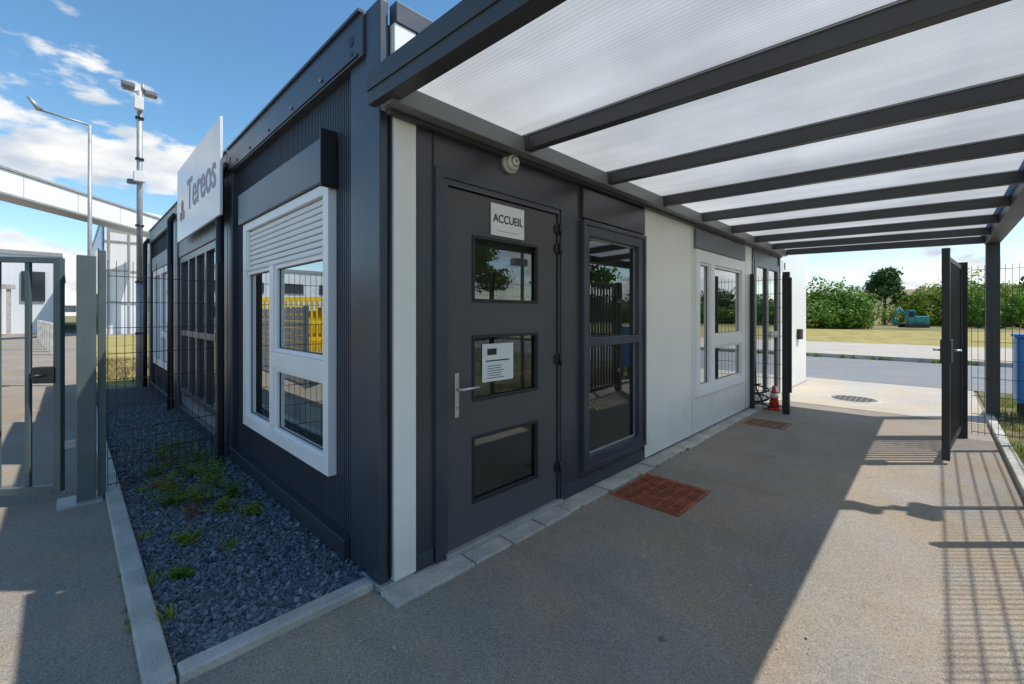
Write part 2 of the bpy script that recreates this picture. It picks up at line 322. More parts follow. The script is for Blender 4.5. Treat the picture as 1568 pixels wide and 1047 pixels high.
window('glazed_bay','L',-5.55,-3.40,.30,2.17,[(-5.47,-4.97,.38,1.1),(-5.47,-4.97,1.17,2.09),(-4.89,-4.5,.38,1.1),(-4.89,-4.5,1.17,2.09),(-4.42,-3.98,.38,1.1),(-4.42,-3.98,1.17,2.09),(-3.90,-3.48,.38,1.1),(-3.90,-3.48,1.17,2.09)],m_frame,B,d0=-.06,d1=.03,gl=m_glassr)
boxes('bay_shutter_box',[(-5.6,-3.35,-.04,.018,2.176,2.42)],m_greyrib,B,.01)
window('far_window','L',-8.35,-6.55,.5,2.17,[(-8.25,-7.5,.6,2.07),(-7.4,-6.65,.6,1.0),(-7.4,-6.65,1.1,2.07)],m_pvc,B,d0=-.06,d1=.03,gl=m_glassr)
boxes('far_shutter_box',[(-8.4,-6.5,-.04,.0145,2.176,2.42)],m_greyrib,B,.01)
tubes('downpipes',[((x,-.09,.0),(x,-.09,2.75),.035) for x in(-2.97,-5.94,-8.9)]+[((x,-.09,2.75),(x,-.03,2.84),.035) for x in(-2.97,-5.94,-8.9)],m_black,B)
boxes('rear_walls',[(-8.93,-8.85,.07,9.75,.0,2.8),(-8.85,-.09,9.65,9.75,.0,2.8)],m_white,B)
boxes('interior_floor',[(-8.84,-.09,.11,9.6,.02,.07)],m_floor,B)
boxes('interior_partitions',[(-3.02,-2.94,.12,9.6,.07,2.6),(-2.93,-.09,5.75,5.85,.07,2.6),(-5.98,-5.90,.12,9.6,.07,2.6),(-8.8,-3.03,4.0,4.08,.07,2.6)],m_room,B)
boxes('interior_ceiling',[(-8.84,-.09,.11,9.6,2.62,2.68)],m_room,B)
boxes('desk',[(-2.0,-1.3,1.6,3.2,.72,.76),(-1.98,-1.32,1.62,1.66,.07,.72),(-1.98,-1.32,3.14,3.18,.07,.72)],m_wood,B)
boxes('filing_cabinet',[(-2.9,-2.45,3.6,4.6,.07,1.3)],m_grey,B)
boxes('monitor',[(-1.75,-1.71,2.0,2.5,.85,1.18),(-1.78,-1.66,2.2,2.3,.76,.85)],m_black,B)
boxes('wall_posters',[(-2.935,-2.93,1.2,1.8,1.2,1.9),(-2.935,-2.93,2.3,2.7,1.3,1.8)],m_sign,B)
boxes('radiator',[(-2.2,-1.2,.16,.24,.2,.7)]+[(-2.2+i*.06,-2.17+i*.06,.24,.26,.2,.7) for i in range(17)],m_plastic,B)
# ---- DOOR
wall('door_architrave','F',.291,1.45,.03,2.19,[(.345,1.395,.0301,2.145)],.0,.022,m_frame,B,.003)
wall('door_frame','F',.3455,1.3945,.03,2.1445,[(.38,1.372,.0301,2.11)],-.06,.012,m_dark,B,.002)
dp=[(.577,1.149,1.469,1.846),(.577,1.149,.875,1.248),(.577,1.149,.269,.646)]
wall('door_leaf','F',.386,1.366,.045,2.104,dp,-.05,.0,m_door,B,.003)
for i,p in enumerate(dp):
    wall('door_bead_%d'%i,'F',p[0]-.012,p[1]+.012,p[2]-.012,p[3]+.012,[(p[0]+.008,p[1]-.008,p[2]+.008,p[3]-.008)],-.005,.006,m_black,B,.002)
    pane('door_glass_%d'%i,'F',p[0],p[1],p[2],p[3],-.02,m_glass,B)
hz=[2.0,1.86,1.06,.28]
tubes('door_hinges',[((.022,1.385,z-.04),(.022,1.385,z+.04),.012) for z in hz],m_black,B)
boxes('door_hinge_leaves',[(.001,.015,1.34,1.385,z-.03,z+.03) for z in hz],m_black,B,.002)
boxes('door_handle_plate',[(.0,.010,.43,.462,.79,1.045)],m_steel,B,.004)
tubes('door_handle',[((.01,.446,.955),(.055,.446,.955),.009),((.055,.44,.955),(.055,.575,.955),.009),((.008,.446,.85),(.016,.446,.85),.009)],m_steel,B)
tubes('door_keyhole',[((.0105,.446,.85),(.0175,.446,.85),.004)],m_black,B)
boxes('door_threshold',[(-.08,.035,.36,1.40,.012,.044)],m_galv,B,.003)
N=boxes('reception_sign',[(.003,.009,.712,1.012,1.875,2.075)],m_sign,None,.002)
text('reception_sign_text','ACCUEIL',.072,(.0105,.862,1.982),RF,m_text,N,bold=.0006,sx=.92)
boxes('sign_detail',[(.0092,.0098,.76,.965,1.905,1.909)],m_textg,N)
P=boxes('paper_notice',[(-.016,-.014,.66,.93,.965,1.20)],m_paper,None)
boxes('notice_lines',[(-.0135,-.0130,.70,.70+.19*random.uniform(.6,1),1.06-i*.015,1.064-i*.015) for i in range(6)]+[(-.0135,-.0130,.70,.78,1.13,1.17),(-.0135,-.0130,.69,.89,1.09,1.098)],m_text,P)
A=tubes('alarm_siren',[((.0,.868,2.35),(.035,.868,2.35),.062,.062),((.035,.868,2.35),(.065,.868,2.35),.058,.04),((.065,.868,2.35),(.078,.868,2.35),.03,.022)],m_plastic,None,24)
tubes('siren_rings',[((.066,.868,2.35),(.067,.868,2.35),.036),((.0785,.868,2.35),(.0795,.868,2.35),.012)],m_grey,A,20)
window('sidelight','F',1.655,2.655,.17,2.115,[(1.742,2.533,1.20,2.0),(1.742,2.533,.27,1.13)],m_frame,B,d0=-.06,d1=.03,gd=-.02)
wall('sidelight_outer','F',1.655,2.655,.17,2.115,[(1.69,2.62,.205,2.08)],.0301,.042,m_frame,B,.003)
wall('sidelight_light_bead','F',1.7425,2.5325,.2705,1.9995,[(1.757,2.518,.286,1.985)],-.018,-.012,m_galv,B)
boxes('sidelight_shutter_box',[(.0,.03,1.66,2.65,2.13,2.36)],m_dark,B,.006)
window('front_window','F',3.85,5.56,.44,2.13,[(3.96,4.30,.54,1.99),(4.42,5.46,1.12,1.99),(4.42,5.46,.54,1.0)],m_pvc,B,d0=-.06,d1=.035,sash=.03,gl=m_glassr)
boxes('front_window_shutter_box',[(.009,.04,3.83,5.58,2.14,2.36)],m_grey,B,.006)
window('glass_door','F',6.1,7.52,.04,2.22,[(6.2,6.75,.15,2.12),(6.86,7.42,1.1,2.12),(6.86,7.42,.15,1.0)],m_grey,B,d0=-.06,d1=.02,gl=m_glassr)
boxes('end_panel_sign',[(.011,.016,7.75,8.1,2.15,2.35)],m_sign,B); text('end_sign_text','IE',.16,(.0175,7.92,2.25),RF,m_text,B,bold=.003)
boxes('wall_meter_box',[(.011,.08,8.9,9.1,.9,1.1)],m_black,B,.005)
pv=[];y=-.03
while y<7.5:
    L=random.choice([.28,.3,.5,.24]); w=.15+random.uniform(-.012,.008)
    pv.append((-.02,w,y,y+L-.010,-.02,.012+random.uniform(-.004,.004))); y+=L
boxes('wall_kerb',pv,m_paver,None,.008)
# ================================================================ CANOPY
C=empty('entrance_canopy')
def zb(x): return 2.42-.027*x
def raf(y0,y1,x0,x1,h,dz=0):
    return [(x0,y0,zb(x0)+dz),(x1,y0,zb(x1)+dz),(x1,y1,zb(x1)+dz),(x0,y1,zb(x0)+dz),(x0,y0,zb(x0)+dz+h),(x1,y0,zb(x1)+dz+h),(x1,y1,zb(x1)+dz+h),(x0,y1,zb(x0)+dz+h)]
ys=[.93,1.90,2.87,3.82,4.78,5.78,6.72]
boxes('rafters',[raf(y-.03,y+.03,.121,2.44,.088) for y in ys],m_alu,C,.004)
boxes('rafter_caps',[raf(y-.035,y+.035,.05,2.50,.012,.096) for y in ys],m_alu,C)
boxes('rafter_gaskets',[raf(y+s*.034-.004,y+s*.034+.004,.121,2.44,.006,.084) for y in ys for s in(-1,1)],m_galv,C)
boxes('rafter_brackets',[raf(y-.036,y+.036,.1205,.15,.08,.002) for y in ys],m_alu,C,.002)
boxes('end_rafters',[raf(-.075,-.031,-.04,2.6,.165,-.005),raf(7.56,7.64,.121,2.44,.13,0)],m_alu,C,.004)
boxes('end_rafter_step',[raf(-.030,.015,.121,2.44,.10,.0),raf(-.083,-.076,-.045,2.6,.05,.06)],m_alu,C,.003)
boxes('wall_plate',[(.022,.12,-.03,7.64,2.40,2.50)],m_soff,C,.004)
boxes('wall_plate_lower',[(.012,.05,.0,7.6,2.375,2.399)],m_alu,C,.003)
boxes('outer_gutter_beam',[(2.44,2.58,-.03,7.66,2.335,2.475)],m_alu,C,.006)
boxes('outer_gutter_lip',[(2.42,2.60,-.03,7.66,2.476,2.50)],m_alu,C,.004)
boxes('canopy_post',[(2.445,2.575,7.50,7.63,.0,2.334)],m_alu,C,.006)
boxes('post_foot_plate',[(2.40,2.62,7.46,7.67,.001,.012)],m_galv,C)
V=[];F=[]
yy=[-.03]+ys+[7.6]
for a,b in zip(yy[:-1],yy[1:]):
    o=len(V); z=.092
    V+=[(.03,a+.003,zb(.03)+z),(2.46,a+.003,zb(2.46)+z),(2.46,b-.003,zb(2.46)+z),(.03,b-.003,zb(.03)+z)]; F.append((o,o+1,o+2,o+3))
mesh('polycarbonate_sheets',V,F,m_poly,C)
# ================================================================ GROUND
def sheet(name,x0,x1,y0,y1,z,mat,parent=None): return mesh(name,[(x0,y0,z),(x1,y0,z),(x1,y1,z),(x0,y1,z)],[(0,1,2,3)],mat,parent)
sheet('ground',-900,900,-900,900,-.02,m_land)
sheet('asphalt_yard',-60,2.46,-40,10.4,-.004,m_asph)
sheet('verge_ground',2.5,40,-40,10.4,-.006,m_weedy)
sheet('apron_pavement',.03,2.44,6.95,10.35,.0,m_apron)
sheet('road',-200,200,10.4,16.2,.0,m_road)
sheet('apron_pavement',-60,.029,9.8,10.38,.0,m_apron)
sheet('far_pavement',-200,200,16.35,25,.06,m_apron)
boxes('road_kerb',[(-200,200,16.2,16.35,-.02,.12)],m_conc,None)
sheet('dry_grass_field',-200,300,25,48,.065,m_dry)
sheet('dry_grass_field',-36,-9.3,-.75,9.7,.004,m_dry)
boxes('garden_kerb',[(-.135,-.055,-.815,-.03,-.02,.035)],m_conc,None,.008)
kb=[];x=-.055
while x>-12: kb.append((x-.992,x,-.915,-.825,-.02,.035+random.uniform(-.003,.003))); x-=1.0
boxes('garden_kerb',kb,m_conc,None,.008)
boxes('verge_kerb',[(2.44,2.52,y,y+.99,-.02,.05) for y in np.arange(-6,7.4,1.0)],m_conc,None,.008)
sheet('gravel_bed',-9.0,-.135,-.825,.0,.002,m_bed)
def stones(name,n,xr,yr,s0,s1,z,mat,dens=None):
    X=RNG.uniform(*xr,n) if dens is None else xr[1]-(xr[1]-xr[0])*RNG.random(n)**dens
    Y=RNG.uniform(*yr,n); s=RNG.uniform(s0,s1,n)*(1+.8*(RNG.random(n)>.93))
    base=np.array(bv((-.5,.5,-.5,.5,-.5,.5)))*np.array([1,.8,.6])
    v=base[None]+RNG.normal(0,.13,(n,8,3)); 
    ax=RNG.normal(size=(n,3)); ax/=np.linalg.norm(ax,axis=1)[:,None]; an=RNG.uniform(0,6.28,n)
    c=np.cos(an)[:,None,None]; si=np.sin(an)[:,None,None]; k=ax[:,None,:]
    v=v*c+np.cross(np.broadcast_to(k,v.shape),v)*si+k*(v*k).sum(2,keepdims=True)*(1-c)
    v=v*s[:,None,None]; v[:,:,0]+=X[:,None]; v[:,:,1]+=Y[:,None]; v[:,:,2]+=(z+s*RNG.uniform(.1,.55,n))[:,None]
    f=np.array(BF)[None]+(np.arange(n)*8)[:,None,None]
    return mesh(name,v.reshape(-1,3).tolist(),f.reshape(-1,4).tolist(),mat)
stones('gravel',40000,(-6.5,-.14),(-.82,-.01),.006,.016,.003,m_stone,dens=1.8)
stones('loose_grit',420,(.1,1.6),(-.9,3),.002,.006,-.003,m_paver)
def blades(name,spots,n,h,w,mat,parent=None,lean=.5):
    V=[];F=[]
    for (cx,cy,r) in spots:
        for i in range(n):
            a=random.uniform(0,6.28); rr=r*math.sqrt(random.random()); x=cx+rr*math.cos(a); y=cy+rr*math.sin(a)
            hh=h*random.uniform(.4,1.1); ang=random.uniform(0,6.28); l=hh*random.uniform(0,lean); dx=math.cos(ang);dy=math.sin(ang)
            o=len(V); ww=w*random.uniform(.6,1.2)
            V+=[(x-dy*ww,y+dx*ww,0),(x+dy*ww,y-dx*ww,0),(x+dx*l*.4+dy*ww*.8,y+dy*l*.4-dx*ww*.8,hh*.6),(x+dx*l*.4-dy*ww*.8,y+dy*l*.4+dx*ww*.8,hh*.6),(x+dx*l,y+dy*l,hh)]
            F+=[(o,o+1,o+2,o+3),(o+3,o+2,o+4)]
    return mesh(name,V,F,mat,parent)
# leafy weed: stems with small leaf pairs
def weedy(name,spots,mat,ls=1.):
    V=[];F=[]
    for cx,cy,r,h in spots:
        for s in range(30):
            a=random.uniform(0,6.28); q=r*random.random(); bx=cx+q*math.cos(a)*.4; by=cy+q*math.sin(a)*.4
            tx=cx+q*math.cos(a)*1.6; ty=cy+q*math.sin(a)*1.6; hh=h*random.uniform(.4,1.1)
            for k in range(9):
                t=(k+1)/9; px=bx+(tx-bx)*t*t; py=by+(ty-by)*t*t; pz=hh*t*(1.3-.3*t)
                g=random.uniform(0,6.28); l=.026*ls*random.uniform(.6,1.3); w=.007*ls; dx=math.cos(g);dy=math.sin(g); u=random.uniform(-.004,.012); o=len(V)
                V+=[(px,py,pz),(px+dx*l*.5-dy*w,py+dy*l*.5+dx*w,pz+u),(px+dx*l,py+dy*l,pz+u*.6),(px+dx*l*.5+dy*w,py+dy*l*.5-dx*w,pz+u)]; F.append((o,o+1,o+2,o+3))
    return mesh(name,V,F,mat)
weedy('leafy_weeds',[(-1.9,-.45,.15,.16),(-2.15,-.3,.13,.22),(-2.3,-.55,.15,.15),(-1.6,-.35,.08,.09),(-2.6,-.4,.16,.14),(-1.25,-.6,.06,.06),(-3.3,-.5,.2,.14),(-3.0,-.25,.16,.18),(-1.4,-.22,.07,.08)],m_leafy,1.1)
weedy('leafy_weeds',[(-2.0,-.6,.13,.13),(-2.4,-.3,.14,.20),(-1.8,-.25,.09,.12),(-2.8,-.6,.15,.14),(-3.6,-.4,.2,.16),(-.85,-.7,.04,.05)],m_leaf,1.1)
m_redw=leafmat('reddish_leaves',(.16,.05,.03),(.30,.15,.06))
weedy('dry_weeds',[(-2.1,-.5,.2,.10),(-1.7,-.5,.12,.06),(-2.5,-.6,.2,.09),(-3.1,-.4,.2,.1)],m_redw,.8)
blades('weeds',[(-2.4,-.7,.05),(-2.0,-.62,.12),(-3,-.4,.2),(-.9,-.8,.04),(-.5,-.79,.03),(-1.5,-.78,.04),(-1.0,-.45,.04),(-1.3,-.62,.05),(-3.6,-.3,.2)],40,.07,.0025,m_leafy,None,1.4)
blades('weeds',[(-1.7,-.55,.3),(-2.6,-.45,.3),(-1.2,-.4,.25)],60,.05,.003,m_straw,None,2.0)
blades('kerb_grass_tufts',[(random.uniform(-8,-.3),-.925,.012) for i in range(16)]+[(.155,random.uniform(.2,7),.008) for i in range(14)],10,.03,.002,m_leafy,None,1.2)
blades('verge_grass',[(2.6+random.random()*1.4,random.uniform(1.5,9.5),.15) for i in range(110)],45,.09,.004,m_straw,None,1.)
blades('verge_grass',[(2.56+random.random()*1.4,random.uniform(1.5,9.5),.12) for i in range(60)],40,.10,.005,m_leafy,None,1.)
blades('kerb_grass_tufts',[(2.53,y,.02) for y in np.arange(3,7.4,.35)],14,.08,.004,m_leafy,None,1.)
blades('kerb_grass_tufts',[(random.uniform(-6,30),16.17,.05) for i in range(160)],12,.14,.012,m_leafy,None,1.)
blades('field_grass',[(random.uniform(-16,-9.5),random.uniform(-.6,3),.25) for i in range(170)],34,.14,.008,m_straw,None,1.)
m_rust=M('rusty_grate',(.30,.085,.04),.8,var=.35,vs=9,fine=.35,fs=60,bump=.5,bs=70)
m_rust2=M('worn_grate',(.24,.13,.085),.85,var=.35,vs=9,fine=.35,fs=60,bump=.5,bs=70)
def grate(x0,x1,y0,y1,mt):
    g=boxes('floor_grate',[(x0,x1,y0,y1,-.02,.003)],mt)
    boxes('slots',[(x0+.03+j*.083,x0+.10+j*.083,y0+.02+i*.029,y0+.034+i*.029,.0035,.009) for i in range(int((y1-y0-.03)/.029)) for j in range(int((x1-x0-.03)/.083))],mt,g,.002)
grate(.17,.71,1.81,2.41,m_rust); grate(.19,.66,4.9,5.3,m_rust2)
m_iron=M('cast_iron',(.14,.13,.12),.7,.2,var=.25,vs=12)
mh=tubes('manhole_cover',[((1.0,7.9,-.01),(1.0,7.9,.006),.30)],m_iron,None,32)
tubes('manhole_ring',[((1.0,7.9,-.01),(1.0,7.9,.0035),.36)],m_conc,mh,32)
boxes('cover_studs',[(1.0+.07*i-.02,1.0+.07*i+.02,7.9+.07*j-.02,7.9+.07*j+.02,.0065,.011) for i in range(-3,4) for j in range(-3,4) if i*i+j*j<14],m_iron,mh)
# ================================================================ FENCES & GATES
def meshfence(name,p0,p1,h=1.95,pitch=.05,mat=m_black,wr=.004,plist=None):
    e=empty(name); p0=Vector(p0);p1=Vector(p1);L=(p1-p0).length;d=(p1-p0)/L; n=int(L/pitch); bl=[]
    for i in range(n+1):
        q=p0+d*(i*pitch); bl.append(obox(q-d*wr/2,q+d*wr/2,wr,.05,h))
    for z in np.arange(.08,h,.2):
        for o in(-.005,.005): bl.append(obox(p0,p1,wr,z-.0025,z+.0025,o))
    boxes('mesh_wires',bl,mat,e)
    bl=[obox(p0+d*(s-.025),p0+d*(s+.025),.05,0,h+.05) for s in (plist or [])]
    if bl: boxes('posts',bl,mat,e,.004)
    return e
meshfence('mesh_fence',(.02,5.91),(.43,5.91),1.93,plist=[.02,.45])
meshfence('mesh_fence',(2.25,5.95),(2.89,5.95),1.93)
meshfence('mesh_fence',(2.89,5.95),(2.89,-5),1.93,plist=[0,2.5,5,7.5,10])
GP=boxes('gate_post',[(.43,.51,5.87,5.95,0,1.98)],m_black,None,.004)
boxes('strike_plate',[(.511,.53,5.88,5.92,.95,1.15),(.511,.54,5.885,5.90,.3,1.9)],m_black,GP)
GP2=boxes('gate_post',[(2.12,2.22,5.9,6.0,0,1.97)],m_black,None,.004)
G=empty('pedestrian_gate')
g0=(2.150,5.84); g1=(2.03,4.57)
dv=(Vector(g1)-Vector(g0)); L=dv.length; dv.normalize(); G0=Vector(g0)
def gp(s): return G0+dv*s
boxes('gate_frame',[obox(gp(0),gp(.06),.05,.1,1.95),obox(gp(L-.06),gp(L),.055,.03,2.0),obox(gp(.06),gp(L-.06),.04,.10,.15),obox(gp(.06),gp(L-.06),.04,1.88,1.93)],m_black,G,.003)
boxes('gate_bars',[obox(gp(s-.0125),gp(s+.0125),.025,.15,1.88) for s in np.arange(.15,L-.08,.105)],m_black,G)
boxes('gate_hinges',[obox(gp(-.10),gp(.03),.04,z,z+.06,-.02) for z in (.35,1.6)],m_galv,G)
boxes('gate_lock',[obox(gp(L-.16),gp(L+.005),.075,.93,1.15)],m_black,G,.004)
tubes('gate_handle',[((2.0,4.63,1.05),(1.95,4.63,1.05),.009),((1.95,4.63,1.05),(1.95,4.75,1.05),.009),((2.08,4.63,1.05),(2.13,4.63,1.05),.009),((2.13,4.63,1.05),(2.13,4.75,1.05),.009)],m_steel,G)
meshfence('garden_fence',(-2.56,-.90),(-2.70,-.13),1.80,wr=.0038,plist=[.76])
LP=boxes('gate_post',[(-2.62,-2.51,-1.07,-.965,0,1.82)],m_green,None,.005)
boxes('post_plate',[(-2.70,-2.45,-1.17,-.93,-.004,.012)],m_galv,LP)
boxes('post_side_tube',[(-2.60,-2.55,-.955,-.91,0,1.87)],m_green,LP,.003)
boxes('post_hinges',[(-2.63,-2.58,-1.13,-1.071,z,z+.05) for z in(.4,1.4)],m_galv,LP)
LG=empty('vehicle_gate')
l0=Vector((-2.64,-1.14)); ld=Vector((-.56,-.83)).normalized(); LL=2.6
def lp(s): return l0+ld*s
boxes('gate_frame',[obox(lp(.0),lp(.045),.045,.08,1.80),obox(lp(LL),lp(LL+.05),.05,.08,1.80),obox(lp(.045),lp(LL),.045,.08,.13),obox(lp(.045),lp(LL),.045,1.76,1.80)],m_green,LG,.003)
boxes('gate_bars',[obox(lp(s-.014),lp(s+.014),.028,.13,1.76) for s in np.arange(.21,LL-.05,.185)],m_green,LG,.002)
boxes('gate_lock_box',[obox(lp(.03),lp(.17),.07,.88,1.0)],m_black,LG,.01)
tubes('gate_lock_handle',[((*lp(.1),.94),(*(lp(.1)+Vector((.07,-.07))),.94),.012)],m_black,LG)
SF=empty('slat_fence')
boxes('slats',[obox((-6.5,-2.0),(-16,-2.6),.03,z,z+.12) for z in np.arange(.05,1.45,.135)],m_grey,SF)
boxes('posts',[obox((x,-2.0-(-6.5-x)*.063),(x-.08,-2.0-(-6.5-x)*.063),.08,0,1.55) for x in (-6.5,-9,-11.5,-14)],m_green,SF)
FE=tubes('traffic_cone',[((.27,6.12,.015),(.27,6.12,.34),.075,.02)],m_red,None,20)
boxes('cone_foot',[(.17,.37,6.02,6.22,.002,.02)],m_red,FE,.005); tubes('cone_band',[((.27,6.12,.17),(.27,6.12,.23),.0505,.0405)],m_plastic,FE,20)
th=[(.14+.09*math.cos(a),6.0+.09*math.sin(a),.03+.012*i) for i,a in enumerate(np.arange(0,18,.6))]
tubes('coiled_hose',[(th[i],th[i+1],.011) for i in range(len(th)-1)]+[((.06,6.02,.3),(.14,6.09,.05),.011),((.03,6.02,.9),(.06,6.02,.3),.011)],m_black,None,8)
WB=boxes('blue_letter_cabinet',[(2.72,3.1,7.55,7.95,.22,1.08)],m_blue,None,.02)
boxes('cabinet_lid',[(2.70,3.12,7.53,7.97,1.081,1.13)],m_blue,WB,.015); boxes('cabinet_legs',[(2.75,2.79,7.6,7.64,0,.22),(3.02,3.06,7.6,7.64,0,.22),(2.75,2.79,7.86,7.9,0,.22),(3.02,3.06,7.86,7.9,0,.22)],m_black,WB)
boxes('cabinet_slot',[(2.80,3.0,7.545,7.549,.9,.93)],m_black,WB)
SP=tubes('camera_pole',[((2.97,4.22,0),(2.97,4.22,3.30),.03)],m_galv)
boxes('camera_housings',[(2.9,3.04,4.0,4.3,2.2,2.32),(2.85,3.05,4.15,4.3,2.85,2.97),(2.93,3.01,4.18,4.26,2.5,2.6)],m_plastic,SP,.02)
# ================================================================ ROOFTOP SIGN
RS=boxes('rooftop_company_sign',[(-5.02,-2.76,-.135,-.11,2.31,3.22)],m_sign,None,.004)
boxes('sign_brackets',[(x,x+.04,-.11,-.05,2.78,2.9) for x in(-4.8,-3.9,-3.1)],m_galv,RS)
text('sign_lettering','Tereos',.50,(-3.62,-.137,2.76),RL,m_textg,RS,align='CENTER',bold=.006)
tubes('sign_emblem',[((-4.66,-.136,2.72),(-4.66,-.139,2.72),.07),((-4.75,-.136,2.60),(-4.75,-.139,2.60),.06),((-4.58,-.136,2.60),(-4.58,-.139,2.60),.06)],m_textr,RS,24)
# ================================================================ MAST, LAMP
CM=tubes('cctv_mast',[((-9.15,-.15,0),(-9.15,-.15,2.0),.06,.055),((-9.15,-.15,2.0),(-9.15,-.15,5.75),.05,.045)],m_galv)
boxes('junction_boxes',[(-9.12,-8.98,-.25,-.08,3.95,4.15),(-9.12,-9.0,-.24,-.1,5.35,5.6)],m_plastic,CM,.01)
boxes('cameras',[(-9.25,-9.07,-.42,-.22,5.76,5.86),(-9.24,-9.08,-.08,.12,5.70,5.80),(-9.22,-9.08,-.34,-.2,3.92,4.0)],m_grey,CM,.02)
tubes('camera_arm',[((-9.15,-.4,5.72),(-9.15,.12,5.72),.02),((-9.15,-.1,5.75),(-9.15,-.1,5.9),.03)],m_galv,CM)
tubes('mast_clamps',[((-9.15,-.15,z),(-9.15,-.15,z+.04),.07) for z in(1.0,2.0,3.1,4.4,5.2)],m_black,CM)
tubes('street_lamp',[((-22,-.55,0),(-22,-.55,8.9),.09,.055),((-22,-.55,8.9),(-22.3,-1.9,9.15),.04),((-22.3,-1.9,9.15),(-22.3,-2.2,9.55),.10,.05)],m_galv)
def rayp(px,t):
    s=(px-784)/663; return Vector((1.966+t*(-.6997+.7145*s),-1.103+t*(.7145+.6997*s)))
OG=empty('overhead_gallery')
a=rayp(-150,16.5); b=rayp(245,31)
boxes('gallery_box',[obox(a,b,1.2,6.95,8.0)],m_bldw,OG,.02)
boxes('gallery_roof_edges',[obox(a,b,1.35,8.01,8.12),obox(a,b,1.3,6.85,6.94)],m_galv,OG)
boxes('gallery_end_house',[obox(rayp(175,28.4),rayp(250,31.2),1.6,6.9,8.35)],m_bldw,OG,.02)
gd=(b-a).normalized(); gL=(b-a).length
boxes('gallery_panel_joints',[obox(a+gd*s,a+gd*(s+.03),1.215,6.95,8.0) for s in np.arange(1,gL-1,3.0)],m_galv,OG)
boxes('gallery_legs',[obox(rayp(-140,16.8),rayp(-146,16.8),.3,0,6.84),obox(rayp(246,31),rayp(250,31.1),.3,0,6.84)],m_galv,OG)
# ================================================================ FAR BUILDINGS
FB=empty('white_factory_building')
boxes('hall',[(-110,-40,.6,40,0,8.0)],m_bldw,FB)
boxes('blue_side',[(-110,-40.1,.45,.59,1,8.0)],m_bldb,FB)
boxes('parapet',[(-110.1,-39.9,.4,40.1,8.01,8.3)],m_bldb,FB)
boxes('side_glazing',[(-48-i*6,-44-i*6,.38,.44,3,6.5) for i in range(8)],m_win,FB)
boxes('front_glazing',[(-39.98,-39.9,3+i*3.2,4+i*3.2,z,z+1.2) for i in range(9) for z in(1.6,)],m_win,FB)
boxes('cladding_ribs',[(-39.99,-39.93,y,y+.10,0,8) for y in np.arange(.8,20,1.07)],m_galv,FB)
boxes('cladding_bands',[(-39.985,-39.94,.6,40,z,z+.10) for z in(2.2,4.5,6.6)],m_galv,FB)
LB=empty('low_office_building')
boxes('block',[(-85,-46,-60,-1.6,0,5.8)],m_bldw,LB)
boxes('roof_edge',[(-85.1,-45.9,-60.1,-1.5,5.81,6.1)],m_galv,LB)
boxes('windows',[(-45.98,-45.9,y,y+2.2,z,z+1.0) for y in np.arange(-58,-5,3.8) for z in(1.2,3.6)],m_win,LB)
boxes('garage_door',[(-45.97,-45.88,-3.6,-2.4,2.4,4.6)],m_win,LB); boxes('blue_panels',[(-45.97,-45.9,-9,-7.4,0.1,2.6)],m_bldb,LB)
boxes('entrance_portal',[(-44.5,-44.2,-6.2,-6.0,0,3.2),(-44.5,-44.2,-4.2,-4.0,0,3.2),(-44.6,-44.1,-6.4,-3.8,3.201,3.5)],m_conc,LB)
boxes('bollards',[(-20-i*2.0,-19.85-i*2.0,-1.6-i*.12,-1.45-i*.12,0,1.1) for i in range(7)],m_conc,empty('row_of_bollards'),.02)
YB=empty('yellow_site_barrier')
boxes('barrier_bars',[obox((-13+s*.72,-2.5-s*.7),(-13+s*.72+.05,-2.5-s*.7-.05),.05,.1,1.9) for s in np.arange(0,4.5,.16)]+[obox((-13,-2.5),(-9.76,-5.65),.06,z,z+.12) for z in(.1,.6,1.1,1.8)],m_yellow,YB)
boxes('orange_sign_post',[obox((-11.2,-4.35),(-11.0,-4.5),.1,0,2.2)],m_orange,YB)
boxes('barrier_panels',[obox((-13.2,-2.75),(-9.9,-5.95),.03,.3,1.5)],m_yellow,YB)
# ================================================================ VEGETATION
def leaves(name,lobes,n,size,mat,parent=None,shell=.55):
    vol=np.array([l[1][0]*l[1][1]*l[1][2] for l in lobes])**(2/3); vol=vol/vol.sum(); idx=RNG.choice(len(lobes),n,p=vol)
    c=np.array([l[0] for l in lobes])[idx]; r=np.array([l[1] for l in lobes])[idx]
    d=RNG.normal(size=(n,3)); d/=np.linalg.norm(d,axis=1)[:,None]
    rad=shell+(1.08-shell)*RNG.random(n)**.7
    wob=1+.16*np.sin(d[:,0]*7+idx)+.14*np.sin(d[:,2]*9+idx*2)+.1*np.sin(d[:,1]*11+idx*3)
    p=c+d*r*(rad*wob)[:,None]; p[:,2]=np.maximum(p[:,2],.1)
    nn=d+RNG.normal(0,.55,(n,3)); nn/=np.linalg.norm(nn,axis=1)[:,None]
    u=np.cross(nn,RNG.normal(size=(n,3))); u/=np.linalg.norm(u,axis=1)[:,None]; w=np.cross(nn,u)
    s=(size*RNG.uniform(.5,1.3,n))[:,None]
    v=np.stack([p-u*s,p-w*s*.6,p+u*s,p+w*s*.6],1).reshape(-1,3); f=np.arange(n*4).reshape(-1,4)
    return mesh(name,v.tolist(),f.tolist(),mat,parent)
def bushrow(name,x0,x1,y,h,n,nl,size,mat,yj=2):
    lobes=[]
    for i in range(nl):
        x=x0+(x1-x0)*(i+random.random())/nl; hh=h*random.uniform(.7,1.1)
        lobes.append(((x,y+random.uniform(-yj,yj),hh*.5),(hh*random.uniform(.4,.6),hh*.45,hh*.52)))
        if random.random()<.8: lobes.append(((x+random.uniform(-1,1),y+random.uniform(-yj,yj)-1,hh*.28),(hh*.45,hh*.4,hh*.3)))
    return leaves(name,lobes,n,size,mat)
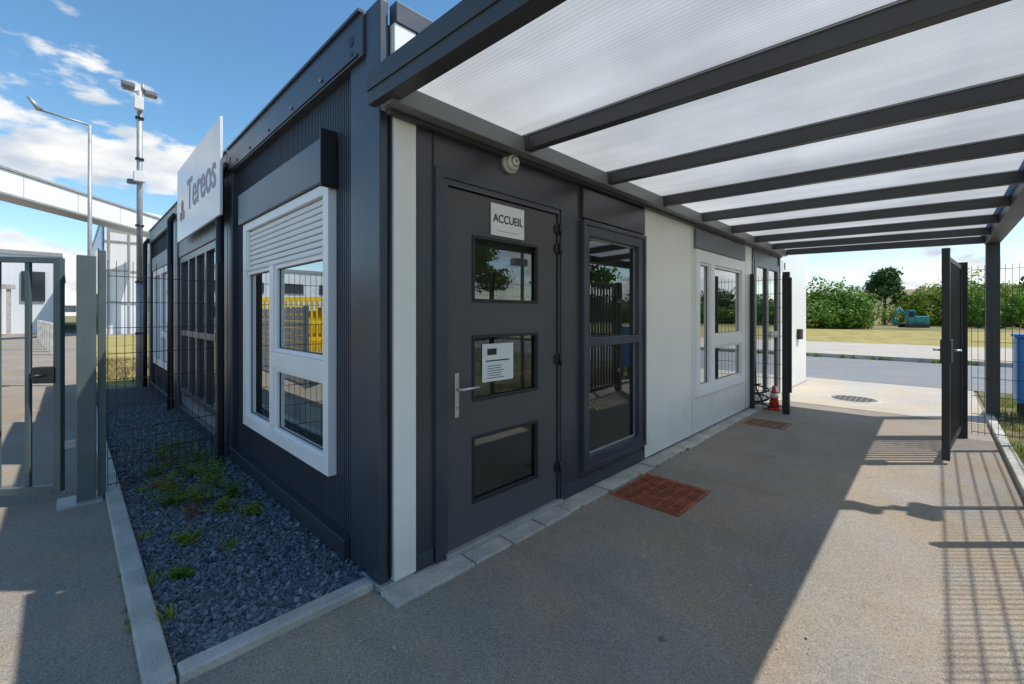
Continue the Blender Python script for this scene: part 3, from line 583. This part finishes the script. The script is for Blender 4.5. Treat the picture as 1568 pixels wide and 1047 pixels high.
bushrow('hedge_bushes',-22,-2.6,54,4.8,52000,15,.16,m_leaf)
bushrow('hedge_bushes',-22,-7,51,3.4,9000,7,.15,m_leafy)
bushrow('hedge_bushes',-2,12,76,5.2,22000,10,.18,m_leafy)
bushrow('tree_line',-60,-20,60,7,12000,14,.4,m_leaf)
bushrow('tree_line',0,70,88,6.2,46000,26,.28,m_leafd,4)
bushrow('tree_line',4,60,68,3.8,30000,24,.2,m_leaf,4)
bushrow('tree_line',26,60,20,4,12000,9,.3,m_leaf,6)
def tree(x,y,h,crown,mat,n=5000,size=.22):
    e=empty('tree'); seg=[((x,y,0),(x+.1,y,h*.45),h*.03,h*.02),((x+.1,y,h*.45),(x,y,h*.85),h*.02,h*.006)]
    lobes=[]
    for i in range(9):
        a=i*2.4; z=h*(.35+.06*i); r=crown*(1-.08*i)*.75; q=(x+r*math.cos(a),y+r*math.sin(a),z+h*.12)
        seg.append(((x+.05,y,z),q,h*.01,h*.004)); lobes.append((q,(crown*.45,crown*.45,h*.11)))
    lobes.append(((x,y,h*.85),(crown*.45,crown*.45,h*.14)))
    tubes('trunk',seg,m_bark,e,8); leaves('crown',lobes,n,size,mat,e,.3)
tree(-3.2,78,7.6,2.4,m_leafd,6000,.2)
for q in ((22,2,8,3),(24,10,9,3.2),(20,17,7,2.6),(27,-6,9,3.4),(18,26,8,3)): tree(*q,m_leaf,6000,.18)
V=[];F=[];nx=60
for j,(yy2,hh) in enumerate(((110,0),(135,5.5),(170,9.5),(230,6))):
    for i in range(nx+1):
        x=-150+i*8; V.append((x,yy2,.0 if hh==0 else hh*(.55+.3*math.sin(x*.021+1.2)+.12*math.sin(x*.07+j))))
for j in range(3):
    for i in range(nx): o=j*(nx+1)+i; F.append((o,o+1,o+nx+2,o+nx+1))
mesh('hill',V,F,m_hill,None,True)
bushrow('tree_line',-60,160,150,7,16000,40,.7,m_leafd,8)
EX=empty('excavator'); ex,ey=0,0
boxes('tracks',[(ex-1.3,ex+1.3,ey-1,ey-.6,0.07,.6),(ex-1.3,ex+1.3,ey+.6,ey+1,.07,.6)],m_black,EX,.12)
boxes('body',[(ex-.2,ex+1.3,ey-.8,ey+.8,.65,1.4)],m_teal,EX,.08); boxes('cab',[(ex-.9,ex-.2,ey-.75,ey+.1,.65,2.1)],m_teal,EX,.06)
boxes('cab_windows',[(ex-.92,ex-.3,ey-.76,ey-.7,1.3,1.95)],m_win,EX)
tubes('boom',[((ex-.5,ey+.3,1.2),(ex-1.5,ey+.3,2.4),.14),((ex-1.5,ey+.3,2.4),(ex-2.1,ey+.3,1.1),.11),((ex-2.1,ey+.3,1.1),(ex-1.8,ey+.3,.5),.2,.3)],m_teal,EX)
EX.location=(.4,57,.065); EX.scale=(.75,.75,.85); EX.rotation_euler=(0,0,.5)
# ================================================================ WORLD
SD=Vector((.7145*math.cos(math.radians(56.7)),.6997*math.cos(math.radians(56.7)),math.sin(math.radians(56.7))))
w=bpy.data.worlds.new("World"); S.world=w; w.use_nodes=True; nt=w.node_tree
bg=nt.nodes['Background']; out=nt.nodes['World Output']
sky=nd(nt,'ShaderNodeTexSky',sky_type='NISHITA'); sky.sun_disc=False; sky.sun_elevation=math.radians(56.7); sky.sun_rotation=math.radians(45.6); sky.dust_density=.4; sky.ozone_density=1.6; sky.altitude=100
hs=nd(nt,'ShaderNodeHueSaturation'); hs.inputs['Saturation'].default_value=1.18; hs.inputs['Value'].default_value=1.3; hs.inputs['Hue'].default_value=.490; nt.links.new(sky.outputs[0],hs.inputs['Color'])
nt.links.new(hs.outputs[0],bg.inputs[0]); bg.inputs[1].default_value=.15
tc=nd(nt,'ShaderNodeTexCoord'); sp=nd(nt,'ShaderNodeSeparateXYZ'); nt.links.new(tc.outputs['Generated'],sp.inputs[0])
mp=nd(nt,'ShaderNodeMapping'); mp.inputs['Scale'].default_value=(1,1,2.6); mp.inputs['Location'].default_value=(.35,1.1,.2); nt.links.new(tc.outputs['Generated'],mp.inputs[0])
n=nd(nt,'ShaderNodeTexNoise'); n.inputs['Scale'].default_value=5.2; n.inputs['Detail'].default_value=11; n.inputs['Roughness'].default_value=.55
nt.links.new(mp.outputs[0],n.inputs['Vector'])
def math2(op,a,b):
    q=nd(nt,'ShaderNodeMath',operation=op)
    for i,v in enumerate((a,b)):
        if isinstance(v,(int,float)): q.inputs[i].default_value=v
        else: nt.links.new(v,q.inputs[i])
    return q.outputs[0]
def mrange(v,a,b,c,d):
    q=nd(nt,'ShaderNodeMapRange',interpolation_type='SMOOTHSTEP'); nt.links.new(v,q.inputs['Value'])
    for k,x in zip(('From Min','From Max','To Min','To Max'),(a,b,c,d)): q.inputs[k].default_value=x
    return q.outputs[0]
def dirdot(v):
    q=nd(nt,'ShaderNodeVectorMath',operation='DOT_PRODUCT'); nt.links.new(tc.outputs['Generated'],q.inputs[0]); q.inputs[1].default_value=Vector(v).normalized(); return q.outputs['Value']
f=n.outputs['Fac']
f=math2('ADD',f,mrange(dirdot((-1.54,-.10,.50)),.965,.998,0,.15))      # cumulus bank
f=math2('ADD',f,mrange(sp.outputs['Z'],.02,.24,.055,0))               # more cloud towards the horizon
f=math2('SUBTRACT',f,mrange(sp.outputs['Z'],.31,.45,0,.20))
mu=mrange(f,.535,.615,0,1)
bc=nd(nt,'ShaderNodeBackground'); bc.inputs[1].default_value=1.0
n2=nd(nt,'ShaderNodeTexNoise'); n2.inputs['Scale'].default_value=10; n2.inputs['Detail'].default_value=6; nt.links.new(mp.outputs[0],n2.inputs['Vector'])
r=nd(nt,'ShaderNodeValToRGB'); r.color_ramp.elements[0].position=.32; r.color_ramp.elements[0].color=(.60,.68,.78,1); r.color_ramp.elements[1].position=.56; r.color_ramp.elements[1].color=(1,1,1,1)
nt.links.new(n2.outputs['Fac'],r.inputs[0]); nt.links.new(r.outputs[0],bc.inputs[0])
mx=nd(nt,'ShaderNodeMixShader'); nt.links.new(mu,mx.inputs[0]); nt.links.new(bg.outputs[0],mx.inputs[1]); nt.links.new(bc.outputs[0],mx.inputs[2]); nt.links.new(mx.outputs[0],out.inputs[0])
sl=bpy.data.lights.new('sun','SUN'); sl.energy=5.0; sl.angle=math.radians(.5); sl.color=(1,.95,.88); so=bpy.data.objects.new('sun',sl); so.rotation_euler=SD.to_track_quat('Z','Y').to_euler(); so.location=(20,20,30); link(so)
# ================================================================ CAMERA
cd=bpy.data.cameras.new('camera'); cd.sensor_width=36; cd.lens=15.22; cd.shift_y=-41.5/1568; cd.clip_end=2000; cd.clip_start=.02
co=bpy.data.objects.new('camera',cd); co.location=(1.966,-1.103,1.38); co.rotation_euler=(math.pi/2,0,math.radians(44.4)); link(co); S.camera=co
S.view_settings.view_transform='Standard'; S.view_settings.look='None'; S.view_settings.exposure=0
